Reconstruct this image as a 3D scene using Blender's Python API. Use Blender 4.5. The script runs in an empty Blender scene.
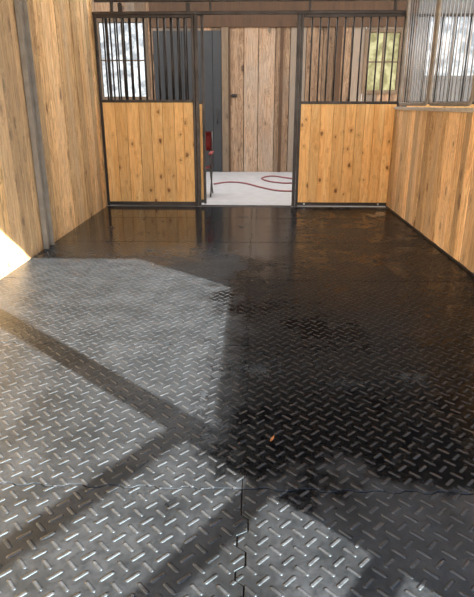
import bpy, bmesh, math, random
from mathutils import Vector, Matrix
random.seed(7)
S = bpy.context.scene
COL = S.collection
F, TH, YAW, H = 546.0, math.radians(19.6), math.radians(1.8), 1.4

# ------------------------------------------------------------------ camera
cd = bpy.data.cameras.new('camera'); cam = bpy.data.objects.new('camera', cd); COL.objects.link(cam)
cam.location = (0, 0, H); cam.rotation_euler = (math.pi/2 - TH, 0, YAW)
cd.sensor_fit = 'VERTICAL'; cd.sensor_height = 36; cd.lens = F/597*36; cd.clip_start = 0.02
S.camera = cam

def pt(u, v, z=0.0):
    "point of a horizontal plane seen at a photo pixel"
    xr, yr = (u-237)/F, (298.5-v)/F
    X, Y, Z = xr, math.cos(TH)+yr*math.sin(TH), -math.sin(TH)+yr*math.cos(TH)
    t = (z-H)/Z; X *= t; Y *= t
    return Vector((X*math.cos(YAW)-Y*math.sin(YAW), X*math.sin(YAW)+Y*math.cos(YAW), z))

# ------------------------------------------------------------------ mesh helpers
def box(bm, x0, x1, y0, y1, z0, z1, bev=0):
    vs = [bm.verts.new(p) for p in ((x0,y0,z0),(x1,y0,z0),(x1,y1,z0),(x0,y1,z0),(x0,y0,z1),(x1,y0,z1),(x1,y1,z1),(x0,y1,z1))]
    fs = [bm.faces.new([vs[i] for i in q]) for q in ((3,2,1,0),(4,5,6,7),(0,1,5,4),(1,2,6,5),(2,3,7,6),(3,0,4,7))]
    if bev:
        es = list({e for f in fs for e in f.edges})
        bmesh.ops.bevel(bm, geom=es, offset=bev, segments=1, affect='EDGES', profile=.5)

def tube(bm, pts, r, seg=10, cyc=False):
    pts = [Vector(p) for p in pts]; n = len(pts); rings = []
    up = None
    for i, p in enumerate(pts):
        a = pts[(i-1) % n] if (cyc or i > 0) else pts[i]
        b = pts[(i+1) % n] if (cyc or i < n-1) else pts[i]
        d = (b-a).normalized()
        if up is None:
            up = Vector((0,0,1)) if abs(d.z) < .9 else Vector((1,0,0))
        s = d.cross(up)
        if s.length < 1e-4: s = d.orthogonal()
        s.normalize(); up = s.cross(d).normalized()
        rr = r[i] if isinstance(r, (list, tuple)) else r
        rings.append([bm.verts.new(p + (s*math.cos(t)+up*math.sin(t))*rr) for t in [2*math.pi*k/seg for k in range(seg)]])
    m = n if cyc else n-1
    for i in range(m):
        A, B = rings[i], rings[(i+1) % n]
        for k in range(seg):
            f = bm.faces.new((A[k], A[(k+1) % seg], B[(k+1) % seg], B[k])); f.smooth = True
    if not cyc:
        bm.faces.new(rings[0][::-1]); bm.faces.new(rings[-1])

def spline(pts, n=8):
    P = [Vector(p) for p in pts]; out = []
    for i in range(len(P)-1):
        p0, p1, p2, p3 = P[max(i-1,0)], P[i], P[i+1], P[min(i+2,len(P)-1)]
        for k in range(n):
            t = k/n
            out.append(.5*((2*p1)+(p2-p0)*t+(2*p0-5*p1+4*p2-p3)*t*t+(3*p1-p0-3*p2+p3)*t**3))
    out.append(P[-1]); return out

def boards(bm, axis, a0, a1, w, f0, f1, z0, z1, face=-1, gap=.005, jit=.004, bev=.003):
    "vertical boards side by side; axis is the running direction, face the side that shows"
    a = a0
    while a < a1-.01:
        ww = w*random.uniform(.75, 1.25); b = min(a+ww, a1)
        if a1-b < .05: b = a1
        j = random.uniform(0, jit)
        g0, g1 = (f0+j, f1) if face < 0 else (f0, f1-j)
        if axis == 'x': box(bm, a+gap/2, b-gap/2, g0, g1, z0, z1, bev)
        else: box(bm, g0, g1, a+gap/2, b-gap/2, z0, z1, bev)
        a = b

def obj(name, bm, mat, parent=None, **props):
    "one mesh object, origin at its base centre; as a child its place is kept"
    bmesh.ops.recalc_face_normals(bm, faces=bm.faces)
    xs = [v.co for v in bm.verts]
    c = Vector(((min(v.x for v in xs)+max(v.x for v in xs))/2, (min(v.y for v in xs)+max(v.y for v in xs))/2, min(v.z for v in xs)))
    bmesh.ops.translate(bm, verts=bm.verts, vec=-c)
    me = bpy.data.meshes.new(name); bm.to_mesh(me); bm.free(); me.materials.append(mat)
    o = bpy.data.objects.new(name, me); COL.objects.link(o); o.location = c
    if parent is not None:
        o.parent = parent
        w = Vector((0,0,0)); p = parent
        while p is not None: w += p.location; p = p.parent
        o.location = c - w
    for k, v in props.items(): o[k] = v
    return o
def thing(name, label, cat, loc, group=None):
    o = bpy.data.objects.new(name, None); COL.objects.link(o); o.location = loc; o.empty_display_size = .1
    o['label'] = label; o['category'] = cat
    if group: o['group'] = group
    return o
def struct(name, bm, mat, parent=None, **k):
    if parent is None: k['kind'] = 'structure'
    return obj(name, bm, mat, parent, **k)

# ------------------------------------------------------------------ materials
class NT:
    def __init__(s, name):
        s.m = bpy.data.materials.new(name); s.m.use_nodes = True; s.t = s.m.node_tree
        s.b = s.t.nodes['Principled BSDF']
    def n(s, typ, **kw):
        x = s.t.nodes.new(typ)
        for k, v in kw.items(): setattr(x, k, v)
        return x
    def link(s, a, b): s.t.links.new(a, b)
    def put(s, sock, v):
        if isinstance(v, bpy.types.NodeSocket): s.link(v, sock)
        else: sock.default_value = v
    def math(s, op, a, b=0.0, c=0.0, clamp=False):
        x = s.n('ShaderNodeMath', operation=op, use_clamp=clamp)
        for i, v in enumerate((a, b, c)): s.put(x.inputs[i], v)
        return x.outputs[0]
    def vmath(s, op, a, b=(0,0,0)):
        x = s.n('ShaderNodeVectorMath', operation=op); s.put(x.inputs[0], a); s.put(x.inputs[1], b); return x.outputs[0]
    def smooth(s, v, a, b, lo=0.0, hi=1.0):
        x = s.n('ShaderNodeMapRange', interpolation_type='SMOOTHSTEP')
        for i, q in enumerate((v, a, b, lo, hi)): s.put(x.inputs[i], q)
        return x.outputs[0]
    def mix(s, f, a, b, blend='MIX'):
        x = s.n('ShaderNodeMix', data_type='RGBA', blend_type=blend)
        s.put(x.inputs[0], f); s.put(x.inputs[6], a); s.put(x.inputs[7], b); return x.outputs[2]
    def noise(s, vec, scale, detail=3, rough=.55, dist=0):
        x = s.n('ShaderNodeTexNoise'); s.put(x.inputs['Vector'], vec)
        x.inputs['Scale'].default_value = scale; x.inputs['Detail'].default_value = detail
        x.inputs['Roughness'].default_value = rough; x.inputs['Distortion'].default_value = dist
        return x.outputs['Fac']
    def pos(s): return s.n('ShaderNodeNewGeometry').outputs['Position']
    def bump(s, h, strength, dist):
        x = s.n('ShaderNodeBump'); s.put(x.inputs['Height'], h); s.put(x.inputs['Strength'], strength)
        x.inputs['Distance'].default_value = dist; s.link(x.outputs[0], s.b.inputs['Normal'])
def C(*c): return (c[0], c[1], c[2], 1)

def wood(name, light, mid, dark, knot=.55, weather=0.0, rough=.6, vary=.35, grey=(.34,.29,.24), ks=(6.5, 3.0), grain=.28, kmin=.05, kvar=.24):
    t = NT(name)
    g = t.n('ShaderNodeNewGeometry'); rnd = g.outputs['Random Per Island']
    off = t.n('ShaderNodeCombineXYZ'); t.put(off.inputs[2], t.math('MULTIPLY', rnd, 37.0)); t.put(off.inputs[0], t.math('MULTIPLY', rnd, 11.0))
    p = t.vmath('ADD', g.outputs['Position'], off.outputs[0])
    ps = t.vmath('MULTIPLY', p, (1, 1, .07))
    n1 = t.noise(ps, 13, 6, .65, .8)
    n2 = t.noise(ps, 60, 4, .65)
    # knots of irregular size and outline
    wob = t.n('ShaderNodeTexNoise'); t.put(wob.inputs['Vector'], p); wob.inputs['Scale'].default_value = 22
    pk = t.vmath('ADD', t.vmath('MULTIPLY', p, (ks[0], ks[0], ks[1])), t.vmath('MULTIPLY', wob.outputs['Color'], (.22, .22, .22)))
    vo = t.n('ShaderNodeTexVoronoi'); t.put(vo.inputs['Vector'], pk); vo.inputs['Scale'].default_value = 1
    kd = vo.outputs['Distance']
    sc = t.n('ShaderNodeSeparateColor'); t.link(vo.outputs['Color'], sc.inputs[0]); rk = sc.outputs[0]
    size = t.math('MULTIPLY_ADD', t.math('MULTIPLY', rk, rk), kvar, kmin)
    k = t.smooth(kd, t.math('MULTIPLY', size, .55), t.math('ADD', size, .02), 1, 0)
    halo = t.smooth(kd, size, t.math('ADD', size, .26), 1, 0)
    ring = t.math('SINE', t.math('ADD', t.math('MULTIPLY', n1, 46.0), t.math('MULTIPLY', halo, 9.0)))
    ring = t.math('MULTIPLY_ADD', ring, .5, .5)
    c = t.mix(t.smooth(n1, .3, .7), C(*light), C(*mid))
    c = t.mix(t.math('MULTIPLY', t.math('MULTIPLY', ring, ring), grain), c, C(*dark))
    c = t.mix(t.math('MULTIPLY', t.smooth(n2, .48, .72), grain), c, C(*dark))
    c = t.mix(t.math('MULTIPLY', halo, knot*.34), c, C(*dark))
    c = t.mix(t.math('MULTIPLY', k, knot), c, C(dark[0]*.4, dark[1]*.35, dark[2]*.35))
    if weather:
        w = t.smooth(t.math('ADD', t.math('MULTIPLY', t.noise(t.vmath('MULTIPLY', p, (1,1,.3)), 3.2, 4), .6), t.math('MULTIPLY', t.math('FRACT', t.math('MULTIPLY', rnd, 7.31)), .4)), .38, .70)
        c = t.mix(t.math('MULTIPLY', w, weather), c, C(*grey))
    v = t.math('MULTIPLY_ADD', rnd, vary, 1-vary*.55)
    vv = t.n('ShaderNodeCombineColor')
    for i in range(3): t.put(vv.inputs[i], v)
    c = t.mix(1.0, c, vv.outputs[0], 'MULTIPLY')
    t.link(c, t.b.inputs['Base Color']); t.b.inputs['Roughness'].default_value = rough
    t.b.inputs['Specular IOR Level'].default_value = .3
    t.bump(t.math('ADD', n2, t.math('MULTIPLY', ring, .4)), .4, .003)
    return t.m

def metal(name, col, rough=.4, met=.8, bump=0.0, vary=.3):
    t = NT(name); p = t.pos()
    n = t.noise(p, 9, 4)
    t.link(t.mix(t.math('MULTIPLY', t.smooth(n, .35, .7), vary), C(*col), C(col[0]*.45, col[1]*.45, col[2]*.45)), t.b.inputs['Base Color'])
    t.b.inputs['Metallic'].default_value = met
    t.link(t.smooth(n, .2, .8, rough*.8, rough*1.3), t.b.inputs['Roughness'])
    if bump: t.bump(t.noise(p, 120, 2), bump, .002)
    return t.m

def plain(name, col, rough=.6, scale=20, vary=.25, bump=.1):
    t = NT(name); p = t.pos(); n = t.noise(p, scale, 4)
    t.link(t.mix(t.math('MULTIPLY', t.smooth(n, .3, .7), vary), C(*col), C(col[0]*.5, col[1]*.5, col[2]*.5)), t.b.inputs['Base Color'])
    t.b.inputs['Roughness'].default_value = rough
    if bump: t.bump(n, bump, .004)
    return t.m

def rubber():
    t = NT('tread_rubber'); p = t.pos()
    sx = t.n('ShaderNodeSeparateXYZ'); t.link(p, sx.inputs[0]); X, Y = sx.outputs[0], sx.outputs[1]
    s = .058; q = .70710678/s
    gx = t.math('MULTIPLY', t.math('ADD', X, Y), q); gy = t.math('MULTIPLY', t.math('SUBTRACT', Y, X), q)
    ix = t.math('FLOOR', gx); iy = t.math('FLOOR', gy)
    fx = t.math('SUBTRACT', t.math('SUBTRACT', gx, ix), .5); fy = t.math('SUBTRACT', t.math('SUBTRACT', gy, iy), .5)
    par = t.math('GREATER_THAN', t.math('FLOORED_MODULO', t.math('ADD', ix, iy), 2.0), .5)
    def sel(a, b): return t.math('ADD', t.math('MULTIPLY', par, a), t.math('MULTIPLY', t.math('SUBTRACT', 1.0, par), b))
    u = sel(fx, fy); v = sel(fy, fx)
    a = t.math('MAXIMUM', t.math('SUBTRACT', t.math('ABSOLUTE', u), .35), 0.0)
    d = t.math('SQRT', t.math('ADD', t.math('MULTIPLY', a, a), t.math('MULTIPLY', v, v)))
    bar = t.smooth(d, .05, .15, 1, 0)
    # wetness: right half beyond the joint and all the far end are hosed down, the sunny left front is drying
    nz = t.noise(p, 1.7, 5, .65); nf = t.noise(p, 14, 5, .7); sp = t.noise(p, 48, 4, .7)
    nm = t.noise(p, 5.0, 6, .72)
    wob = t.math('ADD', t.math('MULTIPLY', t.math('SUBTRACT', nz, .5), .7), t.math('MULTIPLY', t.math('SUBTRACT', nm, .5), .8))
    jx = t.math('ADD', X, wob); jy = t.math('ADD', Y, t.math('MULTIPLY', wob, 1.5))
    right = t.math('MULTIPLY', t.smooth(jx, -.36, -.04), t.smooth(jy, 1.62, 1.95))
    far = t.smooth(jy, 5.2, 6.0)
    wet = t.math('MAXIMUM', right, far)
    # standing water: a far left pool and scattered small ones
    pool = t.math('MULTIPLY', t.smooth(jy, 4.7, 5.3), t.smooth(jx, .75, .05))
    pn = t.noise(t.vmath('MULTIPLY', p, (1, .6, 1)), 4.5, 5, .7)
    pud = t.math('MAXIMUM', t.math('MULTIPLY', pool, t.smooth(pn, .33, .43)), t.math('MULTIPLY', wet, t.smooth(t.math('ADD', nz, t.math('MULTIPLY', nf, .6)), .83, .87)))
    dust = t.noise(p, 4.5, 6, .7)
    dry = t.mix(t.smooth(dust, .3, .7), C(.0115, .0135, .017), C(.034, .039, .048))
    dry = t.mix(t.math('MULTIPLY', bar, .46), dry, C(.086, .097, .118))  # bars paler with dust, plus their sunlit highlight painted in
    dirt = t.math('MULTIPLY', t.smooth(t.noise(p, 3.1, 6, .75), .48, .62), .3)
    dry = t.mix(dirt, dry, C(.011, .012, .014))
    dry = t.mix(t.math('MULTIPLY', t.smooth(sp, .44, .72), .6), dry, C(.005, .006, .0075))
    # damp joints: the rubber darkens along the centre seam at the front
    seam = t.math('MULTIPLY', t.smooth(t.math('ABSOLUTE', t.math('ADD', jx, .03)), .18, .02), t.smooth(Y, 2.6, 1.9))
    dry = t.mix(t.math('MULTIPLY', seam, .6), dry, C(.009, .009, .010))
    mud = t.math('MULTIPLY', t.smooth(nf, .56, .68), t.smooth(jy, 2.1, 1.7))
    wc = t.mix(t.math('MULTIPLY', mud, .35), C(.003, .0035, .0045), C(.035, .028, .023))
    wc = t.mix(t.math('MULTIPLY', bar, .75), wc, C(.054, .061, .074))  # lighter bars: glints on the wet tread put into the colour
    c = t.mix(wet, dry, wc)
    t.link(c, t.b.inputs['Base Color'])
    r = t.math('MULTIPLY_ADD', wet, -.16, t.smooth(sp, .35, .7, .50, .38))
    r = t.math('MULTIPLY_ADD', pud, -.22, r)
    r = t.math('MAXIMUM', r, .06)
    t.link(r, t.b.inputs['Roughness'])
    pp = t.math('MULTIPLY', pool, pud)
    t.put(t.b.inputs['Specular IOR Level'], t.math('MULTIPLY_ADD', wet, -.36, t.math('MULTIPLY_ADD', pp, .55, .45)))
    t.b.inputs['Specular Tint'].default_value = (.50, .76, 1.0, 1)
    h = t.math('ADD', bar, t.math('MULTIPLY', sp, t.math('MULTIPLY_ADD', wet, -.12, .26)))
    st = t.math('MULTIPLY_ADD', pud, -.62, .95)
    t.bump(h, st, .006)
    return t.m

M = {}
M['pine'] = wood('knotty_pine', (.98,.68,.31), (.95,.56,.205), (.50,.20,.045), .88, vary=.28, rough=.45, ks=(9, 5.5), grain=.34, kmin=.05, kvar=.2)
M['left'] = wood('rough_sawn_pine', (.96,.69,.37), (.85,.53,.245), (.28,.13,.05), .75, weather=.42, rough=.75, vary=.65, grey=(.55,.44,.31), grain=.60)
M['right'] = wood('larch_board', (.95,.71,.41), (.84,.56,.29), (.31,.15,.06), .75, weather=.45, rough=.65, vary=.7, grey=(.58,.46,.32), grain=.55)
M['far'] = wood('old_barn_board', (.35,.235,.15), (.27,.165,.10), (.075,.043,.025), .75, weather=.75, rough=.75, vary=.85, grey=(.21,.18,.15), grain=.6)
M['trim'] = wood('brown_trim_board', (.20,.14,.09), (.15,.10,.06), (.06,.035,.018), .5, weather=.3, grain=.4, grey=(.12,.10,.085))
M['beam'] = wood('dark_beam', (.085,.045,.024), (.06,.032,.017), (.025,.014,.008), .4)
M['steel'] = metal('dark_bronze_steel', (.058,.051,.048), .42, .6)
M['galv'] = metal('galvanised_steel', (.50,.52,.55), .42, .7, vary=.3)
M['cap'] = metal('light_grey_cap', (.56,.55,.53), .55, .2, vary=.25)
M['post'] = metal('weathered_steel_post', (.30,.27,.235), .65, .15, .15)
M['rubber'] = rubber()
M['sub'] = plain('packed_stone_dust', (.010,.010,.010), .9)
M['conc'] = plain('pale_concrete', (.40,.40,.415), .55, 6, .25, .08)
M['sand'] = plain('paddock_sand', (.42,.36,.28), .95, 3, .3, .3)
M['slate'] = plain('slate_grey_door_paint', (.026,.029,.034), .5, 5, .3, .05)
M['pale'] = plain('grey_sheet_cladding', (.17,.175,.185), .6, 4, .25, .05)
M['red'] = plain('red_hose_rubber', (.235,.075,.075), .5, 30, .3, .05)
M['canvas'] = plain('dark_red_canvas', (.22,.025,.025), .8, 160, .4, .3)
M['ceil'] = plain('grey_roof_lining', (.30,.28,.26), .8)
M['leafc'] = plain('dry_leaf', (.36,.15,.05), .7, 60)
M['bolt'] = metal('zinc_bolt', (.7,.7,.72), .3, .9)
M['backing'] = plain('dark_backing', (.02,.016,.012), .9)
def glass(name, c1, c2):
    tg = NT(name); tg.b.inputs['Transmission Weight'].default_value = 1; tg.b.inputs['Roughness'].default_value = 0
    tg.b.inputs['IOR'].default_value = 1.05
    nn = tg.noise(tg.pos(), 6, 4); tg.link(tg.mix(tg.smooth(nn, .35, .65), C(*c1), C(*c2)), tg.b.inputs['Base Color'])
    return tg.m
M['glass'] = glass('window_glass', (.16,.17,.18), (.40,.42,.43))
M['tint'] = glass('outside_tinted_glass', (.13,.115,.055), (.26,.24,.13))  # yellow-green daylight from outside is put into the pane colour

# ------------------------------------------------------------------ the setting
XL, XR, YB, YF = -2.15, 1.90, 7.95, 12.2        # stall walls, stall front, far aisle wall
bm = bmesh.new(); box(bm, XL-.1, 6.0, .05, YB-.06, -.12, -.020); struct('floor', bm, M['sub'])
bm = bmesh.new(); box(bm, -7, 9, YB-.06, YF+.15, -.12, 0); struct('floor', bm, M['conc'])
bm = bmesh.new(); box(bm, -40, 40, -40, 60, -.20, -.13); struct('floor', bm, M['sand'])
bm = bmesh.new(); box(bm, -7, 9, .0, YF+.2, 4.25, 4.35); struct('ceiling', bm, M['ceil'])

bm = bmesh.new(); boards(bm, 'y', .1, YB+.03, .19, XL-.04, XL, -.02, 3.9, face=1, jit=.014, gap=.010)
wl = struct('wall_left', bm, M['left'])
bm = bmesh.new(); box(bm, XL-.08, XL-.042, .1, YB+.03, -.02, 4.25); obj('light_stop_backing', bm, M['backing'], wl)  # dark sheet added behind the boards to stop light leaking through gaps

bm = bmesh.new(); boards(bm, 'y', .23, YB-.02, .17, XR, XR+.04, 0.0, 1.33, face=-1, jit=.008, gap=.012)
wr = struct('wall_right', bm, M['right'])
bm = bmesh.new(); box(bm, XR+.042, XR+.08, .23, YB-.02, -.02, 1.33); obj('light_stop_backing', bm, M['backing'], wr)  # same added light stop for the half wall
bm = bmesh.new(); box(bm, XR-.010, XR+.090, .23, YB-.02, 1.328, 1.365, .004); obj('cap', bm, M['cap'], wr)
bm = bmesh.new(); box(bm, XR-.006, XR+.086, .23, YB-.02, -.02, .02, .003); obj('kick_rail', bm, M['steel'], wr)

# added light block over the stall front, and the rear wall behind the camera: its openings let the sun in
bm = bmesh.new(); boards(bm, 'x', -.45, 6.0, .2, YB-.02, YB+.03, 2.78, 4.25); struct('front_light_block', bm, M['beam'])  # unseen boards added to keep the aisle lamp off the right floor
bm = bmesh.new()
boards(bm, 'x', 4.4, 9, .2, .05, .15, -.12, 4.25); boards(bm, 'x', XL-.1, 4.4, .2, .05, .15, 3.62, 4.25); boards(bm, 'x', -7, XL-.1, .2, .05, .15, -.12, 4.25)
struct('wall_rear', bm, M['left'])
bm = bmesh.new(); box(bm, XR-.030, XR+.085, .09, .21, -.12, 4.25, .006)
obj('timber_post', bm, M['left'], label='square timber post at the near end of the right half wall', category='post')

# far aisle wall
bm = bmesh.new()
W1 = (-3.25, -2.22, 1.5, 3.0); W2 = (2.22, 2.95, 1.62, 2.80); W3 = (3.4, 5.6, 1.9, 3.1)
f0, f1 = YF, YF+.05
boards(bm, 'x', -7, W1[0], .26, f0, f1, 0, 4.25)
boards(bm, 'x', W1[0], W1[1], .26, f0, f1, 0, W1[2]); boards(bm, 'x', W1[0], W1[1], .26, f0, f1, W1[3], 4.25)
boards(bm, 'x', W1[1], -2.1, .26, f0, f1, 0, 4.25)
boards(bm, 'x', -2.1, -.7, .26, f0, f1, 2.8, 4.25)
boards(bm, 'x', -.56, W2[0], .30, f0, f1, 0, 4.25, jit=.012, gap=.012)
boards(bm, 'x', W2[0], W2[1], .30, f0, f1, 0, W2[2]); boards(bm, 'x', W2[0], W2[1], .30, f0, f1, W2[3], 4.25)
boards(bm, 'x', W2[1], 3.2, .30, f0, f1, 0, 4.25)
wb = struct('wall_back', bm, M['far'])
bm = bmesh.new()
for a, b in ((-7, W1[0]), (W1[1], W2[0])): box(bm, a, b, f1+.002, f1+.03, 0, 4.25)
obj('light_stop_backing', bm, M['backing'], wb)  # added light stop behind the aisle boards
bm = bmesh.new()
for a, b, z0, z1 in ((3.2, W3[0], 0, 4.25), (W3[0], W3[1], 0, W3[2]), (W3[0], W3[1], W3[3], 4.25), (W3[1], 9, 0, 4.25)): boards(bm, 'x', a, b, .3, f0, f1, z0, z1, gap=0)
struct('wall_back', bm, M['pale'])
for i, (w, fm, gm) in enumerate(((W1, 'trim', 'glass'), (W2, 'trim', 'tint'), (W3, 'pale', 'glass'))):
    x0, x1, z0, z1 = w
    bm = bmesh.new(); y0, y1 = YF-.025, YF+.08; q = .05
    box(bm, x0-.02, x1+.02, y0, y1, z0-.02, z0+q, .004); box(bm, x0-.02, x1+.02, y0, y1, z1-q, z1+.02, .004)
    box(bm, x0-.02, x0+q, y0, y1, z0+q, z1-q, .004); box(bm, x1-q, x1+.02, y0, y1, z0+q, z1-q, .004)
    fr = struct('window_%d' % (i+1), bm, M[fm])
    bm = bmesh.new(); nx = 4 if i == 2 else 2
    for k in range(1, nx): xx = x0+(x1-x0)*k/nx; box(bm, xx-.014, xx+.014, YF, YF+.04, z0+q, z1-q)
    zz = (z0+z1)/2
    if i < 2: box(bm, x0+q, x1-q, YF+.002, YF+.038, zz-.014, zz+.014)
    obj('muntin', bm, M[fm], fr)
    bm = bmesh.new(); box(bm, x0+q, x1-q, YF+.045, YF+.049, z0+q, z1-q); obj('pane', bm, M[gm], fr)
bm = bmesh.new()
boards(bm, 'x', -2.1, -.702, .225, YF-.01, YF+.035, .02, 2.80, gap=.006)
d1 = struct('door_1', bm, M['slate'])
bm = bmesh.new(); tube(bm, [(-.80, YF-.06, 1.0), (-.80, YF-.06, 1.3)], .013); tube(bm, [(-.80, YF-.06, 1.02), (-.80, YF+.0, 1.02)], .011); tube(bm, [(-.80, YF-.06, 1.28), (-.80, YF+.0, 1.28)], .011)
obj('door_handle', bm, M['steel'], d1)
bm = bmesh.new(); box(bm, -.70, -.56, YF-.03, YF+.04, 0, 2.86, .005); struct('trim_1', bm, M['trim'])
bm = bmesh.new(); box(bm, -2.15, 3.2, YF-.035, YF-.001, 2.86, 3.6, .005); struct('trim_2', bm, M['beam'])
bm = bmesh.new(); box(bm, .50, .56, YF-.03, YF-.001, 0, 2.86, .004); struct('trim_3', bm, M['beam'])
bm = bmesh.new(); box(bm, 1.62, 1.74, YF-.03, YF-.001, 0, 2.86, .004); struct('trim_4', bm, M['beam'])
bm = bmesh.new(); box(bm, -.555, -.52, YF-.03, YF-.001, 0, 2.86, .004); struct('trim_5', bm, M['beam'])
bm = bmesh.new(); box(bm, -.50, -.38, YF-.012, YF, 1.53, 1.60, .003)
lt = obj('latch', bm, M['steel'], wb)
bm = bmesh.new(); tube(bm, [(-.53, YF-.025, 1.565), (-.39, YF-.025, 1.565), (-.39, YF-.05, 1.565)], .009); obj('latch_bolt', bm, M['steel'], lt)

# ------------------------------------------------------------------ rubber mats with interlocking joints
def wave(a, b, amp=.016):
    "interlocking edge between two corners, without the corners"
    rn = random.Random(int(a*100)+int(b*37)); out = []; t = a+.06; s = 1
    out.append((t, 0))
    while t+.095 < b-.06:
        w_ = rn.uniform(.04, .08); am = amp*rn.uniform(.5, 1.15)
        out += [(t+.010, am*s), (t+w_, am*s)]; t += w_+.012; s = -s
    out += [(t+.01, 0)]
    return out
XM = -.035
ys = [.2, 1.74, 3.07, 4.40, 5.73, 7.06, YB-.06]
lab = [('dusty sunlit tread-plate rubber mat on the left, frontmost row', 'dusty sunlit tread-plate rubber mat on the right, frontmost row'),
       ('tread-plate rubber mat on the left, second row, crossed by a diagonal shadow', 'shaded tread-plate rubber mat on the right, second row, with the leaf on it'),
       ('half-sunlit tread-plate rubber mat on the left, third row from the front', 'wet black tread-plate rubber mat on the right, third row from the front'),
       ('tread-plate rubber mat on the left, fourth row from the front, beside the steel post', 'wet black tread-plate rubber mat on the right, fourth row from the front'),
       ('shiny wet tread-plate rubber mat on the left, second row from the stall front', 'wet dark tread-plate rubber mat on the right, second row from the stall front'),
       ('short shiny rubber mat on the left, against the stall front', 'short dark rubber mat on the right, against the stall front')]
for r in range(6):
    for c in range(2):
        x0, x1 = (XL+.004, XM) if c == 0 else (XM, XR-.008)
        y0, y1 = ys[r], ys[r+1]
        gc = .0028 if r == 0 else .0014            # the centre joint gapes most at the front
        g = .0036
        xa, xb = (x0+.001, x1-gc) if c == 0 else (x0+gc, x1-.001)
        ya, yb = y0+g, y1-g
        am = .022 if r == 0 else .013
        P = [(xa, ya)] + ([(a, ya+o) for a, o in wave(x0, x1, .008)] if r > 0 else [])
        P += [(xb, ya)] + ([(xb+o, a) for a, o in wave(y0, y1, am)] if c == 0 else [])
        P += [(xb, yb)] + ([(a, yb+o) for a, o in reversed(wave(x0, x1, .008))] if r < 5 else [])
        P += [(xa, yb)] + ([(xa+o, a) for a, o in reversed(wave(y0, y1, am))] if c == 1 else [])
        bm = bmesh.new()
        top = bm.faces.new([bm.verts.new((x, y, 0)) for x, y in P])
        ret = bmesh.ops.extrude_face_region(bm, geom=[top])
        vs = [e for e in ret['geom'] if isinstance(e, bmesh.types.BMVert)]
        bmesh.ops.translate(bm, verts=vs, vec=(0, 0, -.02))
        bm.normal_update()
        es = [e for e in bm.edges if all(abs(v.co.z) < 1e-6 for v in e.verts)]
        bmesh.ops.bevel(bm, geom=es, offset=.0015, segments=1, affect='EDGES')
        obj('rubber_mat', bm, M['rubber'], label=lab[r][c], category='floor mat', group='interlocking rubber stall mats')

# ------------------------------------------------------------------ stall front
def barred_panel(name, label, cat, x0, x1, y, zw, ztop, nb, zb=.0, group=None, frame=.036, wood_m='pine', steel='steel'):
    t = thing(name, label, cat, ((x0+x1)/2, y, zb), group)
    h = .02; sm = M[steel]
    for a, b in ((x0, x0+frame), (x1-frame, x1)):
        bm = bmesh.new(); box(bm, a, b, y-h, y+h, zb, ztop, .004); obj('stile', bm, sm, t)
    for nme, z0, z1 in (('bottom_rail', zb+.012, zb+.06), ('middle_rail', zw, zw+.036), ('top_rail', ztop-.036, ztop)):
        bm = bmesh.new(); box(bm, x0+frame, x1-frame, y-h*.95, y+h*.95, z0, z1, .003); obj(nme, bm, sm, t)
    bm = bmesh.new(); boards(bm, 'x', x0+frame, x1-frame, .145, y-.017, y+.017, zb+.06, zw, gap=.003, jit=.003)
    obj('board_infill', bm, M[wood_m], t)
    for k in range(nb):
        xx = x0+frame+(x1-x0-2*frame)*(k+1)/(nb+1)
        bm = bmesh.new(); tube(bm, [(xx, y, zw+.036), (xx, y, ztop-.036)], .0115, 8); obj('bar', bm, sm, t)
    return t
ZT = 2.50
pl = barred_panel('stall_panel', 'fixed pine and steel stall panel left of the doorway', 'stall panel', XL+.005, -.82, YB, 1.42, ZT, 13)
pr = barred_panel('stall_panel', 'fixed pine and steel stall panel right of the doorway', 'stall panel', .59, XR+.06, YB, 1.40, ZT, 11)
for x in (.72, 1.78):
    bm = bmesh.new(); tube(bm, [(x, YB-.032, .04), (x, YB-.02, .04)], .014, 6); obj('bolt', bm, M['bolt'], pr)
sd = barred_panel('sliding_door', 'steel framed sliding door pushed open behind the left stall panel', 'door', -2.02, -.70, YB+.085, 1.40, 2.54, 12, zb=.02)
bm = bmesh.new(); tube(bm, spline([(-.722, YB+.06, .95), (-.722, YB+.01, .98), (-.722, YB+.01, 1.17), (-.722, YB+.06, 1.2)], 5), .009); obj('handle', bm, M['steel'], sd)
for x in (-1.8, -.9):
    bm = bmesh.new(); box(bm, x-.03, x+.03, YB+.078, YB+.092, 2.54, 2.63, .003); tube(bm, [(x, YB+.07, 2.63), (x, YB+.10, 2.63)], .03, 14); obj('roller', bm, M['steel'], sd)
for x0, x1, lb in ((-.815, -.77, 'square dark steel door post left of the doorway'), (.54, .585, 'square dark steel door post right of the doorway')):
    bm = bmesh.new(); box(bm, x0, x1, YB-.025, YB+.025, 0, ZT, .004); obj('door_post', bm, M['steel'], label=lb, category='post')
bm = bmesh.new(); box(bm, XL, XR+.08, YB-.025, YB+.025, ZT, ZT+.04, .004); obj('header_rail', bm, M['steel'], label='thin dark steel rail resting across the tops of the stall panels and doorway', category='rail')
t = thing('door_track', 'sliding door track running high above the doorway', 'track', (-.6, YB+.085, 2.66))
bm = bmesh.new(); box(bm, XL+.01, XR+.08, YB+.06, YB+.11, 2.665, 2.72, .004); obj('rail', bm, M['steel'], t)
for x in (-1.9, -.6, .7, 1.8):
    bm = bmesh.new(); box(bm, x-.015, x+.015, YB+.0, YB+.06, 2.54, 2.70, .003); obj('bracket', bm, M['steel'], t)
bm = bmesh.new(); box(bm, -.765, .535, YB-.05, YB+.03, -.0, .010, .002); obj('sill_plate', bm, M['steel'], label='flat steel sill plate on the floor of the doorway', category='sill')

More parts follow.
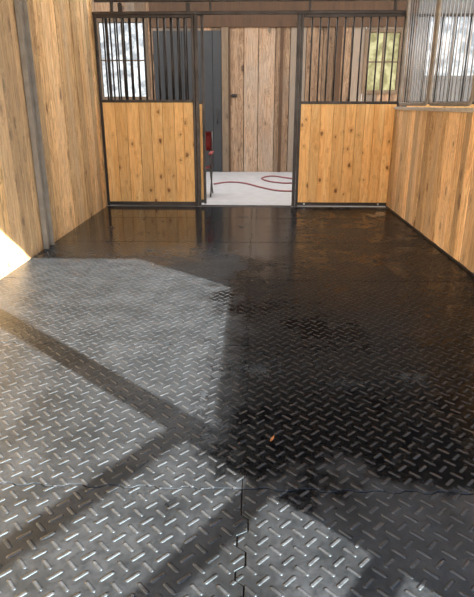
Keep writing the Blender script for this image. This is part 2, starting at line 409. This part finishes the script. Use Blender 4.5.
# neighbouring stall front, seen through the grille
for k, lb in enumerate(('barred panel of the neighbouring stall, touching the right half wall', 'barred panel of the neighbouring stall, one away from the half wall', 'barred panel of the neighbouring stall, two away from the half wall')):
    barred_panel('stall_panel', lb, 'stall panel', 2.02+1.36*k, 3.36+1.36*k, YB, 1.40, ZT, 6)

# galvanised grille above the right half wall: framed panels of slim upright rods, open between
def grille(y0, y1, label):
    t = thing('grille_panel', label, 'grille', (XR+.04, (y0+y1)/2, 1.365), 'grille panels on the half wall')
    x = XR+.04; z0, z1, r = 1.385, 2.72, .10
    pts = []
    for cy, cz, a0 in ((y1-r-.02, z1-r, 0), (y0+r+.02, z1-r, 90), (y0+r+.02, z0+.015+r, 180), (y1-r-.02, z0+.015+r, 270)):
        for k in range(7):
            a = math.radians(a0+15*k); pts.append((x, cy+r*math.cos(a), cz+r*math.sin(a)))
    bm = bmesh.new(); tube(bm, pts, .020, 10, True); obj('frame', bm, M['post'], t)
    n = int((y1-y0)/.11)
    for k in range(1, n):
        yy = y0+.02+(y1-y0-.04)*k/n
        e = min(yy-y0-.02, y1-.02-yy); s = 0 if e >= r else r-math.sqrt(max(r*r-(r-e)**2, 0))
        bm = bmesh.new(); tube(bm, [(x, yy, z0+.015+s), (x, yy, z1-s)], .0065, 6); obj('bar', bm, M['galv'], t)
grille(6.58, 7.90, 'galvanised barred grille on the right half wall, against the stall front')
grille(5.24, 6.56, 'galvanised barred grille on the right half wall, middle of the run')
grille(3.90, 5.22, 'galvanised barred grille on the right half wall, nearest the camera')

# steel post on the left wall
t = thing('steel_post', 'weathered grey steel channel post fixed to the left plank wall', 'post', (XL+.02, 5.47, 0))
bm = bmesh.new(); box(bm, XL, XL+.012, 5.38, 5.56, 0, 3.9, .002); box(bm, XL+.012, XL+.05, 5.38, 5.392, 0, 3.9, .002); box(bm, XL+.012, XL+.05, 5.548, 5.56, 0, 3.9, .002)
obj('channel', bm, M['post'], t)
for z in (.4, 1.2, 2.0):
    bm = bmesh.new(); tube(bm, [(XL+.01, 5.47, z), (XL+.024, 5.47, z)], .014, 6); obj('bolt', bm, M['post'], t)

# ------------------------------------------------------------------ gate standing ajar behind the camera
B = Vector((-.552, -.834, 0)); h0 = Vector((1.80, .30, 0)); L = 2.0
t = thing('pipe_gate', 'galvanised pipe gate standing ajar at the rear opening', 'gate', h0)
zr = [1.376, 1.12, .853, .596, .34, .10]
e = h0+B*L
for q in (h0, e):
    bm = bmesh.new(); tube(bm, [q+Vector((0,0,.0 if q is h0 else .06)), q+Vector((0,0,1.40))], .024, 12); obj('stile', bm, M['galv'], t)
for z in zr:
    bm = bmesh.new(); tube(bm, [h0+Vector((0,0,z)), e+Vector((0,0,z))], .028, 12); obj('rail', bm, M['galv'], t)
for z in (.3, 1.25):
    bm = bmesh.new(); tube(bm, [(1.80, .30, z), (1.905, .30, z)], .014, 8); obj('hinge', bm, M['galv'], t)

# ------------------------------------------------------------------ aisle: red hose, folding chair; leaf on the mats
r = .014
pix = [(214,184),(228,182),(244,183),(260,187),(274,190),(288,191),(302,190),(312,187),(300,183),(284,183),(268,181),(262,178),(272,176),(288,178),(304,180),(318,180)]
pts = [pt(u, v, r) for u, v in pix]
bm = bmesh.new(); tube(bm, spline(pts, 7), r, 8)
obj('garden_hose', bm, M['red'], label='red hose lying in tangled loops on the pale aisle floor', category='hose')
# folding canvas chair, partly hidden by the sliding door
cx, cy = -.945, 8.95
t = thing('folding_chair', 'dark red canvas folding chair standing in the aisle at the left of the doorway', 'chair', (cx, cy, 0))
w2 = .25
for sx in (-1, 1):
    x = cx+sx*w2
    for a in (-1, 1):
        bm = bmesh.new(); tube(bm, [(x, cy-a*.22, .0), (x, cy+a*.22, .46)], .012, 8); obj('leg', bm, M['steel'], t)
    bm = bmesh.new(); tube(bm, [(x, cy+.22, .44), (x, cy+.25, .66), (x, cy+.29, .98)], .012, 8); obj('back_post', bm, M['steel'], t)
    bm = bmesh.new(); box(bm, x-.025, x+.025, cy-.25, cy+.25, .655, .68, .004); obj('arm_rest', bm, M['canvas'], t)
    bm = bmesh.new(); tube(bm, [(x, cy-.2, .45), (x, cy-.2, .66)], .011, 8); obj('arm_post', bm, M['steel'], t)
def sheet(rows_, th):
    bm = bmesh.new(); gr = [[bm.verts.new(p) for p in r_] for r_ in rows_]
    for i in range(len(gr)-1):
        for j in range(len(gr[0])-1):
            f = bm.faces.new((gr[i][j], gr[i][j+1], gr[i+1][j+1], gr[i+1][j])); f.smooth = True
    bmesh.ops.solidify(bm, geom=bm.faces[:], thickness=th); return bm
bm = sheet([[(cx-w2+2*w2*i/8, cy-.22+.44*j/4, .455-.035*math.sin(math.pi*i/8)) for i in range(9)] for j in range(5)], .006); obj('seat', bm, M['canvas'], t)
bm = sheet([[(cx-w2-.01+(2*w2+.02)*i/8, cy+.25+.04*j/3+.03*math.sin(math.pi*i/8), .68+.30*j/3) for i in range(9)] for j in range(4)], .006); obj('backrest', bm, M['canvas'], t)

lp = pt(272, 440, .002); k_ = .7
t = thing('dry_leaf', 'tiny curled brown leaf lying on the wet black mat', 'leaf', lp)
bm = bmesh.new()
up = []
for x, w in [(-.030, .001), (-.018, .007), (0, .010), (.016, .007), (.032, .001)]:
    x *= k_; w *= k_
    a = lp+Vector((x*.35, x, .001+abs(x)*.25)); up.append([bm.verts.new(a+Vector((-w, 0, w*.5))), bm.verts.new(a), bm.verts.new(a+Vector((w, 0, w*.5)))])
for i in range(4):
    for k in range(2): bm.faces.new((up[i][k], up[i][k+1], up[i+1][k+1], up[i+1][k]))
obj('blade', bm, M['leafc'], t)
bm = bmesh.new(); tube(bm, [lp+Vector((.011, .032, .010))*k_, lp+Vector((.018, .05, .002))*k_], .0010, 5); obj('stem', bm, M['leafc'], t)

# ------------------------------------------------------------------ light
A = Vector((-.74, .67, -.488))
sd_ = bpy.data.lights.new('sun', 'SUN'); sd_.energy = 31; sd_.angle = math.radians(.35); sd_.color = (1, .90, .74)
so = bpy.data.objects.new('sun', sd_); COL.objects.link(so); so.rotation_euler = A.to_track_quat('-Z', 'Y').to_euler(); so.location = (6, -6, 6)
def area(name, loc, sx, sy, e, col=(1,1,1), rot=(0,0,0)):
    l = bpy.data.lights.new(name, 'AREA'); l.shape = 'RECTANGLE'; l.size = sx; l.size_y = sy; l.energy = e; l.color = col
    o = bpy.data.objects.new(name, l); COL.objects.link(o); o.location = loc; o.rotation_euler = rot
area('aisle_fill', (.5, 9.8, 4.2), 8, 2.2, 270, (1, .98, .95))  # added fill lamp to brighten the aisle, the ceiling has no opening here
area('neighbour_fill', (4, 4.5, 4.2), 2.5, 4, 60, (.95, .98, 1))  # added fill lamp above the neighbouring stall

w = bpy.data.worlds.new('sky'); S.world = w; w.use_nodes = True; nt = w.node_tree
bg = nt.nodes['Background']; tc = nt.nodes.new('ShaderNodeTexCoord'); sp = nt.nodes.new('ShaderNodeSeparateXYZ'); rp = nt.nodes.new('ShaderNodeValToRGB')
nt.links.new(tc.outputs['Generated'], sp.inputs[0]); nt.links.new(sp.outputs[2], rp.inputs[0]); nt.links.new(rp.outputs[0], bg.inputs[0])
rp.color_ramp.elements[0].color = (1, .99, .97, 1); rp.color_ramp.elements[1].color = (.55, .72, 1, 1)
bg.inputs[1].default_value = 2.6
S.view_settings.view_transform = 'Standard'; S.view_settings.exposure = 0.42
